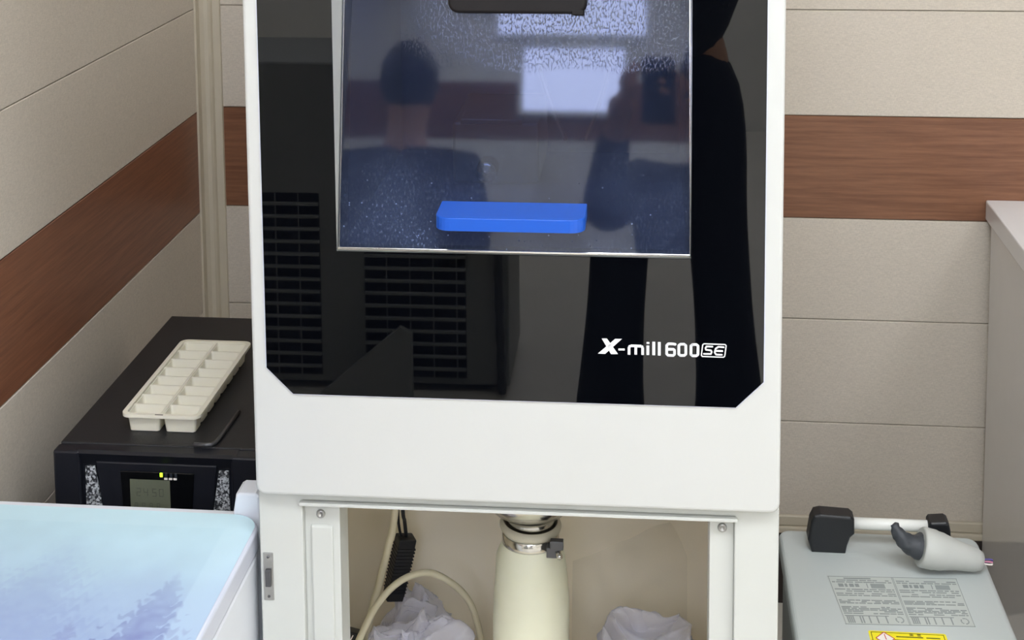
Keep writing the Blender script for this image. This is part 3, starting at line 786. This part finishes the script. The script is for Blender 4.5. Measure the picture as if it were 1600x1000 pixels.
tree(-0.680, 1.602, 0.22, 0.20, (150, 168, 210), 0.50, 0.035, 11)
tree(-0.607, 1.557, 0.22, 0.14, (152, 172, 212), 0.30, 0.035, 12)
tree(-0.740, 1.50, 0.22, 0.16, (148, 160, 206), 0.3, 0.03, 15)
tree(-0.790, 1.57, 0.26, 0.2, (156, 174, 214), 0.25, 0.035, 16)
tree(-0.536, 1.535, 0.19, 0.125, (122, 130, 184), 0.72, 0.006, 13)
tree(-0.619, 1.434, 0.12, 0.09, (122, 124, 182), 0.72, 0.004, 14)
tree(-0.570, 1.375, 0.12, 0.11, (96, 92, 150), 0.8, 0.003, 17)
tree(-0.700, 1.385, 0.12, 0.10, (100, 98, 158), 0.8, 0.003, 18)
tree(-0.780, 1.40, 0.12, 0.10, (100, 98, 158), 0.8, 0.003, 19)
hill(1.33, 0.05, (92, 90, 150), 0.7, 22)
# pale band of the lid edge
edge = np.minimum(np.minimum(GX - lx0, lx1 - GX), np.minimum(GY - ly0, ly1 - GY))
bd = np.clip((0.036 - edge) / 0.003, 0, 1)[..., None] * 0.40
col = col * (1 - bd) + (L3((208, 236, 245)) * (1 - tt_) + L3((190, 214, 238)) * tt_) * bd
# outline: keep vertices, pull the corner ones onto the rounded corner
PX, PY = GX.copy(), GY.copy()
for (cx_, cy_, sx_, sy_) in ((lx0 + rr, ly0 + rr, -1, -1), (lx1 - rr, ly0 + rr, 1, -1), (lx0 + rr, ly1 - rr, -1, 1), (lx1 - rr, ly1 - rr, 1, 1)):
    dx = (PX - cx_) * sx_; dy = (PY - cy_) * sy_; inn_ = (dx > 0) & (dy > 0)
    mxx = np.maximum(dx, dy); ln = np.sqrt(dx ** 2 + dy ** 2) + 1e-9; k_ = np.where(inn_, mxx / ln, 1)
    PX = np.where(inn_, cx_ + sx_ * dx * k_, PX); PY = np.where(inn_, cy_ + sy_ * dy * k_, PY)
ofs = WORLD[lid.name]
co = np.stack([PX - ofs.x, PY - ofs.y, np.full_like(PX, ZL - 0.0024 - ofs.z)], -1).reshape(-1, 3)
idx = np.arange((NX + 1) * (NY + 1)).reshape(NY + 1, NX + 1)
qd = np.stack([idx[:-1, :-1], idx[:-1, 1:], idx[1:, 1:], idx[1:, :-1]], -1).reshape(-1, 4)
me = bpy.data.meshes.new('lid_print'); me.from_pydata(co.tolist(), [], qd.tolist())
ca = me.color_attributes.new('print', 'FLOAT_COLOR', 'POINT')
ca.data.foreach_set('color', np.concatenate([col, np.ones(col.shape[:2] + (1,))], -1).astype(np.float32).ravel())
pm = bpy.data.materials.new('printed_lid_glass'); pm.use_nodes = True
an = pm.node_tree.nodes.new('ShaderNodeAttribute'); an.attribute_name = 'print'
pb = pm.node_tree.nodes['Principled BSDF']; pm.node_tree.links.new(an.outputs['Color'], pb.inputs['Base Color'])
pb.inputs['Roughness'].default_value = 0.28; pb.inputs['Specular IOR Level'].default_value = 0.45
me.materials.append(pm)
lo = bpy.data.objects.new('printed_glass', me); C.objects.link(lo); lo.parent = lid
lo['label'] = 'pale blue glass printed with misty fir trees'
# hinge cover at the back right corner, and the dark slit beside it
mb = MB().prism([(-0.5195, 1.668, 0.655), (-0.5085, 1.668, 0.7215), (-0.5045, 1.668, 0.7240), (-0.484, 1.668, 0.7240), (-0.4795, 1.668, 0.7195), (-0.4765, 1.668, 0.655)], (0, 0.036, 0), 0.003, seg=3)
mb.build('hinge_cover', 'washer_white', wa)
mb = MB().box((W0 + 0.004, 1.672, 0.05), (-0.4765, 1.70, 0.685), 0.003); mb.build('back_ledge', 'washer_white', wa)

# ================================================================== DUST COLLECTOR (lower right)
dc = thing('dust_collector', 'grey boxy dust collector with printed top and black-ended handle, right of the stand', 'dust collector', (0.33, 1.9, 0))
D0, D1, DY0, DY1, DZ = 0.184, 0.476, 1.66, 2.15, 0.45
mb = MB().prism([(x, y, DZ - 0.03) for x, y in rrect(D0, D1, DY0, DY1, (0.018, 0.018, 0.03, 0.03), 6)], (0, 0, 0.03), 0.007, seg=4)
mb.build('top_cover', 'collector', dc)
mb = MB().prism([(x, y, 0.03) for x, y in rrect(D0 + 0.006, D1 - 0.006, DY0 + 0.006, DY1 - 0.006, 0.02, 6)], (0, 0, DZ - 0.058), 0.003)
mb.build('body', 'collector_side', dc)
for x in (D0 + 0.04, D1 - 0.04):
    for y in (DY0 + 0.05, DY1 - 0.05):
        MB().lathe([(0.018, 0), (0.02, 0.004), (0.016, 0.032)], (x, y, 0), 16, cap=True).build('foot', 'black_plastic', dc)
hd = MB()
out = [(0.228, 0.449), (0.222, 0.468), (0.226, 0.495), (0.231, 0.506), (0.240, 0.5085), (0.283, 0.5065), (0.2885, 0.502), (0.2890, 0.480), (0.2830, 0.474), (0.2790, 0.462), (0.2765, 0.449)]
hd.prism([(x, 2.085, z) for x, z in out], (0, 0.030, 0), 0.004, seg=3)
h1 = hd.build('handle_end', 'black_plastic', dc)
hd = MB()
out2 = [(0.428 - (x - 0.222) * 0.5, z - 0.004 if z > 0.46 else z) for x, z in out]
hd.prism([(x, 2.085, z) for x, z in out2], (0, 0.030, 0), 0.004, seg=3)
hd.build('handle_end', 'black_plastic', dc)
MB().tube([(0.284, 2.10, 0.490), (0.400, 2.10, 0.490)], 0.0085, 16).build('handle_bar', 'bar_white', dc)['label'] = 'white handle bar'
# printed notice
def flat(mb, pts, z): mb.prism([(x, y, z) for x, y in pts], (0, 0, 0.00025))
zt = DZ + 0.0001
mb = MB(); flat(mb, [(0.243, 2.022), (0.424, 2.030), (0.426, 1.912), (0.254, 1.904)], zt)
nt_ = mb.build('notice_label', 'label_paper', dc)
mb = MB()
def nl(u0, v0, u1, v1):     # u,v in 0..1 across the notice
    def P(u, v):
        a = Vector((0.243, 2.022)).lerp(Vector((0.424, 2.030)), u); b = Vector((0.254, 1.904)).lerp(Vector((0.426, 1.912)), u); return a.lerp(b, v)
    flat(mb, [P(u0, v0), P(u1, v0), P(u1, v1), P(u0, v1)], zt + 0.0003)
R_ = random.Random(8)
for half in (0, 1):
    o = half * 0.5
    for k in (0, 1):
        nl(o + 0.004 + k * 0.49, 0.0, o + 0.008 + k * 0.49, 1.0)
    nl(o, 0.0, o + 0.5, 0.006); nl(o, 0.992, o + 0.5, 1.0)
    if not half: nl(0.12, 0.03, 0.33, 0.055)
    for v in (0.075, 0.115, 0.27, 0.31, 0.36, 0.40, 0.50, 0.53, 0.56, 0.64, 0.67, 0.70, 0.73, 0.77):
        u = o + 0.02
        while u < o + 0.47:
            l_ = R_.uniform(0.02, 0.09)
            if R_.random() < 0.88: nl(u, v, min(u + l_, o + 0.48), v + 0.018)
            u += l_ + R_.uniform(0.004, 0.014)
    for (u, wd_) in ((0.06, 0.04), (0.11, 0.02), (0.145, 0.035), (0.19, 0.03)): nl(o + u, 0.16, o + u + wd_, 0.225)
    for v in (0.155, 0.180, 0.205, 0.230): nl(o + 0.31, v, o + 0.42, v + 0.017)
    nl(o + 0.28, 0.15, o + 0.287, 0.24)
    for u in (0.03, 0.045, 0.06, 0.075, 0.13, 0.15, 0.20, 0.26, 0.33): nl(o + u, 0.83, o + u + 0.010, 0.97)
    nl(o + 0.02, 0.82, o + 0.36, 0.832)
    # round recycling mark
    for k in range(14):
        a0_ = 2 * PI * k / 14
        if k % 5 == 4: continue
        nl(o + 0.435 + 0.028 * math.cos(a0_) - 0.005, 0.895 + 0.055 * math.sin(a0_) - 0.008, o + 0.435 + 0.028 * math.cos(a0_) + 0.005, 0.895 + 0.055 * math.sin(a0_) + 0.008)
mb.build('notice_print', 'label_ink', nt_)
mb = MB(); flat(mb, [(x, y) for x, y in rrect(0.282, 0.383, 1.830, 1.892, 0.003, 4)], zt)
yl = mb.build('warning_label', 'yellow', dc)
mb = MB()
for a, b, c_, d_ in ((0.285, 1.833, 0.2858, 1.889), (0.3792, 1.833, 0.380, 1.889), (0.285, 1.8882, 0.380, 1.889), (0.285, 1.833, 0.380, 1.8338),
                     (0.317, 1.8795, 0.352, 1.8812), (0.356, 1.8795, 0.374, 1.8812), (0.314, 1.872, 0.372, 1.8735), (0.314, 1.866, 0.370, 1.8675), (0.314, 1.860, 0.372, 1.8615),
                     (0.289, 1.850, 0.372, 1.8515), (0.289, 1.844, 0.372, 1.8455)):
    flat(mb, [(a, b), (c_, b), (c_, d_), (a, d_)], zt + 0.0003)
for k in range(2):
    x = 0.335 + k * 0.010; y = 1.8835
    for a in ((0, 0, 0.005, 0), (0, 0.002, 0.005, 0.002), (0, 0.004, 0.005, 0.004), (0.0025, 0, 0.0025, 0.005)):
        stroke(mb, [(x + a[0], y + a[1]), (x + a[2], y + a[3])], 0.0006, lambda u, v: Vector((u, v, zt + 0.0003)), (0, 0, 0.00025), False)
mb.build('warning_print', 'ink', yl)
mb = MB(); flat(mb, [(0.302, 1.8885), (0.314, 1.8745), (0.302, 1.8605), (0.290, 1.8745)], zt + 0.0004)
dg_ = mb.build('hazard_diamond', 'white_ink', yl)
mb = MB()
for a, b in (((0.302, 1.8885), (0.314, 1.8745)), ((0.314, 1.8745), (0.302, 1.8605)), ((0.302, 1.8605), (0.290, 1.8745)), ((0.290, 1.8745), (0.302, 1.8885)), ((0.302, 1.884), (0.303, 1.872)), ((0.303, 1.8675), (0.303, 1.866))):
    stroke(mb, [a, b], 0.0011, lambda u, v: Vector((u, v, zt + 0.0008)), (0, 0, 0.0002), False)
mb.build('hazard_mark', 'red_ink', dg_)

# grey rubber connector lying over the handle
gc = thing('hose_connector', 'light grey rubber connector with dark shrivelled tail, lying on the dust collector handle', 'connector', (0.40, 2.07, 0.47))
ax0, ax1 = Vector((0.375, 2.045, 0.4880)), Vector((0.465, 2.052, 0.4655))
pts = [ax0.lerp(ax1, s) for s in (0, 0.03, 0.22, 0.26, 0.34, 0.40, 0.60, 0.66, 0.88, 0.97, 1.0)]
MB().tube(pts, [0.0255, 0.0278, 0.0275, 0.0262, 0.0258, 0.0242, 0.0200, 0.0192, 0.0165, 0.0130, 0.0055], 28).build('cuff', 'grey_plug', gc)
tp = smoothpath([ax0 + (ax1 - ax0) * 0.06, ax0 + Vector((-0.010, -0.004, 0.003)), ax0 + Vector((-0.024, -0.006, 0.012)), ax0 + Vector((-0.033, -0.004, 0.024)), ax0 + Vector((-0.036, 0.0, 0.033))], 7)
nn = len(tp)
mb = MB().tube(tp, [0.0215 * (1 - 0.74 * (i / (nn - 1)) ** 0.7) for i in range(nn)], 20)
for v in mb.bm.verts: v.co += Vector((noise.noise(v.co * 160), noise.noise(v.co * 160 + Vector((5, 0, 0))), noise.noise(v.co * 160 + Vector((0, 7, 0))))) * 0.0022
mb.build('tail', 'black_rubber', gc)
for o, m_ in ((0.0, 'pink'), (0.004, 'violet'), (-0.004, 'white_ink')):
    p_ = smoothpath([ax1 + Vector((-0.004, 0, o * 0.5)), ax1 + Vector((0.007, 0, o)), ax1 + Vector((0.013, 0.001, o * 0.8 - 0.001)), ax1 + Vector((0.011, 0.005, -0.003)), ax1 + Vector((-0.002, 0.004, -0.003))], 5)
    MB().tube(p_, 0.0011, 8).build('wire', m_, gc)

# ================================================================== CABINET (right)
cbn = thing('low_cabinet', 'glossy white cabinet with a white top slab, at the right edge against the back wall', 'cabinet', (1.0, 2.2, 0))
MB().box((0.610, 1.62, 0.06), (1.45, YB - 0.016, 0.762), 0.001).build('body', 'cabinet', cbn)
MB().box((0.6025, 1.60, 0.762), (1.46, YB - 0.001, 0.799), 0.0025).build('top_slab', 'cabinet_top', cbn)
MB().box((0.64, 1.66, 0.0), (1.42, YB - 0.02, 0.06)).build('plinth', 'skirting', cbn)
for k in range(2):
    x0 = 0.612 + k * 0.419
    d_ = MB().box((x0, 1.602, 0.065), (x0 + 0.415, 1.62, 0.758), 0.0015).build('door', 'cabinet', cbn)
    MB().tube([(x0 + 0.2, 1.60, 0.70), (x0 + 0.2, 1.585, 0.70), (x0 + 0.3, 1.585, 0.70), (x0 + 0.3, 1.60, 0.70)], 0.004, 8).build('handle', 'brushed', d_)

# ================================================================== BEHIND THE CAMERA (seen mirrored in the black glass)
co_ = thing('air_cooler', 'grey upright cooling unit with two black grilles, mirrored in the black glass', 'cooler', (-0.71, -0.59, 0))
X0, X1, Y0_, Z1_ = -1.08, -0.345, -0.42, 0.86
mb = MB().box((X0, Y0_ - 0.34, 0.02), (X1, Y0_, Z1_), 0.006); mb.build('case', 'cooler', co_)
for gx_0, gx_1, gz_1 in ((-1.00, -0.83, 0.52), (-0.715, -0.455, 0.52)):
    mb = MB().box((gx_0, Y0_ - 0.001, 0.04), (gx_1, Y0_ + 0.002, gz_1)); gr = mb.build('grille', 'cooler_dark', co_)
    mb = MB()
    z = 0.06
    while z < gz_1:
        mb.box((gx_0, Y0_ + 0.002, z), (gx_1, Y0_ + 0.010, z + 0.008), 0.001, 1); z += 0.033
    k = gx_0 + 0.055
    while k < gx_1 - 0.02: mb.box((k, Y0_ + 0.001, 0.04), (k + 0.003, Y0_ + 0.004, gz_1)); k += 0.06
    mb.build('slats', 'cooler', gr)
for x in (X0 + 0.06, X1 - 0.06):
    for y in (Y0_ - 0.28, Y0_ - 0.06): MB().lathe([(0.02, 0), (0.02, 0.022)], (x, y, 0), 12, cap=True).build('foot', 'black_plastic', co_)
mb = MB(); hx = smoothpath([(-0.375, -0.398, 0.90), (-0.365, -0.395, 0.7), (-0.370, -0.395, 0.4), (-0.362, -0.395, 0.012)], 16)
mb.tube(hx, [0.011 + 0.0015 * math.sin(i * 2.2) for i in range(len(hx))], 12)
tag(mb.build('braided_hose', 'hose_dark', origin=hx[-1]), 'dark ribbed hose hanging at the corner of the grey cooling unit', 'hose')
mb = MB().prism([(-0.60, -0.26, 0.235), (-0.57, -0.26, 0.22), (-0.57, -0.26, 0.0), (-0.85, -0.26, 0.0), (-0.80, -0.26, 0.06)], (0, -0.012, 0), 0.002)
tag(mb.build('grey_board', 'cooler', origin=(-0.7, -0.26, 0)), 'slanted grey board standing in front of the cooling unit, behind the camera', 'board')

def skinned(name, verts, edges, radii, m, parent, sub=2):
    off = WORLD[parent.name]
    me = bpy.data.meshes.new(name); me.from_pydata([tuple(Vector(v) - off) for v in verts], edges, [])
    o = bpy.data.objects.new(name, me); C.objects.link(o); o.parent = parent
    md = o.modifiers.new('Skin', 'SKIN'); md.use_smooth_shade = True
    for i, r in enumerate(radii):
        r = r if isinstance(r, tuple) else (r, r); me.skin_vertices[0].data[i].radius = r; me.skin_vertices[0].data[i].use_root = (i == 0)
    s = o.modifiers.new('Subdivision', 'SUBSURF'); s.levels = sub; s.render_levels = sub
    me.materials.append(M[m]); WORLD[o.name] = off; return o
def person(px, py, sc_, label, hipdx, feet, hands, lean, shx):
    """standing adult; hips at (px+hipdx), chest leaning forward (+y)"""
    P = thing('person', label, 'person', (px, py, 0))
    hip = Vector((px + hipdx, py, 0.93 * sc_)); ch = Vector((px + shx, py + lean, 1.30 * sc_)); nk = Vector((px + shx, py + lean * 1.25, 1.47 * sc_)); hd_ = nk + Vector((0, 0.035, 0.14))
    V = [hip, hip.lerp(ch, 0.5), ch, nk, hd_ + Vector((0, 0, -0.03)), hd_ + Vector((0, 0, 0.07))]
    E_ = [(0, 1), (1, 2), (2, 3), (3, 4), (4, 5)]; R = [(0.11, 0.08), (0.11, 0.08), (0.13, 0.09), 0.055, (0.075, 0.09), (0.07, 0.085)]
    legs = []; arms = []
    for s, ft in ((-1, feet[0]), (1, feet[1])):
        hj = hip + Vector((s * 0.095, 0, -0.06)); kn = Vector((hj.x * 0.55 + ft[0] * 0.45, py + 0.04, 0.50 * sc_)); an_ = Vector((ft[0], ft[1], 0.09))
        n = len(V); V += [hj, kn, an_, Vector((ft[0], ft[1] + 0.13, 0.04))]; E_ += [(0, n), (n, n + 1), (n + 1, n + 2), (n + 2, n + 3)]; R += [0.065, 0.045, 0.034, 0.033]
        legs.append((hj, kn, an_))
    for s, hn in ((-1, hands[0]), (1, hands[1])):
        sh = ch + Vector((s * 0.185, 0, 0.08)); hn = Vector(hn)
        el = (sh + hn) / 2 + Vector((s * 0.07, -0.03, -0.16 if (sh - hn).length < 0.52 else -0.03))
        n = len(V); V += [sh, el, hn]; E_ += [(2, n), (n, n + 1), (n + 1, n + 2)]; R += [0.055, 0.042, 0.028]
        arms.append((sh, el, hn))
        fw = (hn - el).normalized()
        pm_ = hn + fw * 0.05; V.append(pm_); R.append((0.038, 0.016)); E_.append((n + 2, n + 3))
    skinned('body', V, E_, R, 'skin', P)
    # face, ears, hair
    mb = MB().lathe([(0.0, -0.01), (0.011, 0.0), (0.007, 0.02), (0.0, 0.03)], hd_ + Vector((0, 0.085, -0.005)), 12); mb.build('nose', 'skin', P)
    for s in (-1, 1):
        mb = MB(); t = bmesh.new(); bmesh.ops.create_icosphere(t, subdivisions=2, radius=1)
        t.transform(Matrix.Translation(hd_ + Vector((s * 0.075, 0.0, 0.01))) @ Matrix.Diagonal((0.01, 0.02, 0.03, 1))); mb.add(t); mb.build('ear', 'skin', P, smooth=True)
        mb = MB(); t = bmesh.new(); bmesh.ops.create_icosphere(t, subdivisions=2, radius=0.011)
        t.transform(Matrix.Translation(hd_ + Vector((s * 0.032, 0.079, 0.03)))); mb.add(t); mb.build('eye', 'hair', P, smooth=True)
    mb = MB().box(hd_ + Vector((-0.022, 0.078, -0.045)), hd_ + Vector((0.022, 0.088, -0.038)), 0.002); mb.build('mouth', 'red_ink', P)
    mb = MB(); t = bmesh.new(); bmesh.ops.create_icosphere(t, subdivisions=4, radius=1)
    for v in t.verts:
        if v.co.y > 0.35 and v.co.z < 0.35: v.co.y = 0.35
        v.co *= 1 + 0.05 * noise.noise(v.co * 6)
    t.transform(Matrix.Translation(hd_ + Vector((0, -0.022, 0.030))) @ Matrix.Diagonal((0.088, 0.100, 0.115, 1))); mb.add(t); mb.build('hair', 'hair', P, smooth=True)
    # clothes
    V2 = [hip, hip + Vector((0, 0, 0.06))]; E2 = [(0, 1)]; R2 = [(0.165, 0.125), (0.155, 0.12)]
    for hj, kn, an_ in legs:
        n = len(V2); V2 += [hj, hj.lerp(kn, 0.5), kn, kn.lerp(an_, 0.55), an_ + Vector((0, 0.0, 0.0)), an_ + Vector((0, 0.01, -0.085))]; E2 += [(0, n), (n, n + 1), (n + 1, n + 2), (n + 2, n + 3), (n + 3, n + 4), (n + 4, n + 5)]
        R2 += [0.105, 0.092, 0.080, 0.076, 0.086, 0.100]
    skinned('trousers', V2, E2, R2, 'navy', P)
    V3 = [hip + Vector((0, 0, -0.08)), hip.lerp(ch, 0.5), ch, ch.lerp(nk, 0.55)]; E3 = [(0, 1), (1, 2), (2, 3)]; R3 = [(0.175, 0.135), (0.155, 0.125), (0.175, 0.13), (0.09, 0.08)]
    for sh, el, hn in arms:
        n = len(V3); V3 += [sh, el, el.lerp(hn, 0.85)]; E3 += [(2, n), (n, n + 1), (n + 1, n + 2)]; R3 += [0.072, 0.056, 0.042]
    skinned('sweater', V3, E3, R3, 'sweater', P)
    for ft in feet:
        mb = MB().prism([(x, y, 0) for x, y in rrect(ft[0] - 0.048, ft[0] + 0.048, ft[1] - 0.08, ft[1] + 0.20, (0.045, 0.045, 0.03, 0.03), 6)], (0, 0, 0.075), 0.018, seg=3)
        mb.build('shoe', 'shoe', P)
    # fingers
    for (s, (sh, el, hn)) in zip((-1, 1), arms):
        fw = (hn - el).normalized(); side = Vector((0, 0, 1)) if abs(fw.z) < 0.8 else Vector((0, 1, 0)); side = (side - fw * side.dot(fw)).normalized(); cr_ = fw.cross(side)
        b0 = hn + fw * 0.06
        for k, ln in enumerate((0.068, 0.078, 0.072, 0.058)):
            r0 = b0 + side * (0.027 - 0.018 * k); inw = Vector((-s, 0, 0)) * 0.5
            MB().tube([r0, r0 + (fw + inw * 0.3).normalized() * ln * 0.45, r0 + (fw + inw * 0.3).normalized() * ln * 0.45 + (fw + inw * 1.4).normalized() * ln * 0.5], [0.0085, 0.008, 0.0065], 8).build('finger', 'skin', P)
        r0 = hn + fw * 0.02 + side * 0.025
        MB().tube([r0, r0 + (side * 0.6 + fw + Vector((-s * 0.5, 0, 0))).normalized() * 0.035, r0 + (side * 0.5 + fw * 1.2 + Vector((-s * 1.0, 0, 0))).normalized() * 0.062], [0.011, 0.009, 0.0075], 8).build('thumb', 'skin', P)
    return P
person(0.06, -0.42, 1.0, 'person in dark trousers taking the picture, mirrored in the black glass', 0.0,
       [(-0.085, -0.24), (0.20, -0.22)], [(-0.062, -0.075, 1.50), (0.115, -0.075, 1.50)], 0.02, 0.11)
pz = person(-0.70, -1.00, 1.08, 'person in dark clothes standing behind the grey cooling unit', 0.0,
       [(-0.81, -1.0), (-0.61, -1.0)], [(-0.78, -0.74, 1.22), (-0.62, -0.74, 1.20)], 0.02, 0.0)
pz.rotation_euler = (0, 0, PI)
ph = thing('smartphone', 'black phone held up in portrait by the person taking the picture', 'phone', (0.026, -0.012, 1.545))
MB().prism([(x, -0.016, z) for x, z in rrect(-0.012, 0.064, 1.465, 1.618, 0.01, 6)], (0, 0.008, 0), 0.001).build('body', 'black_plastic', ph)
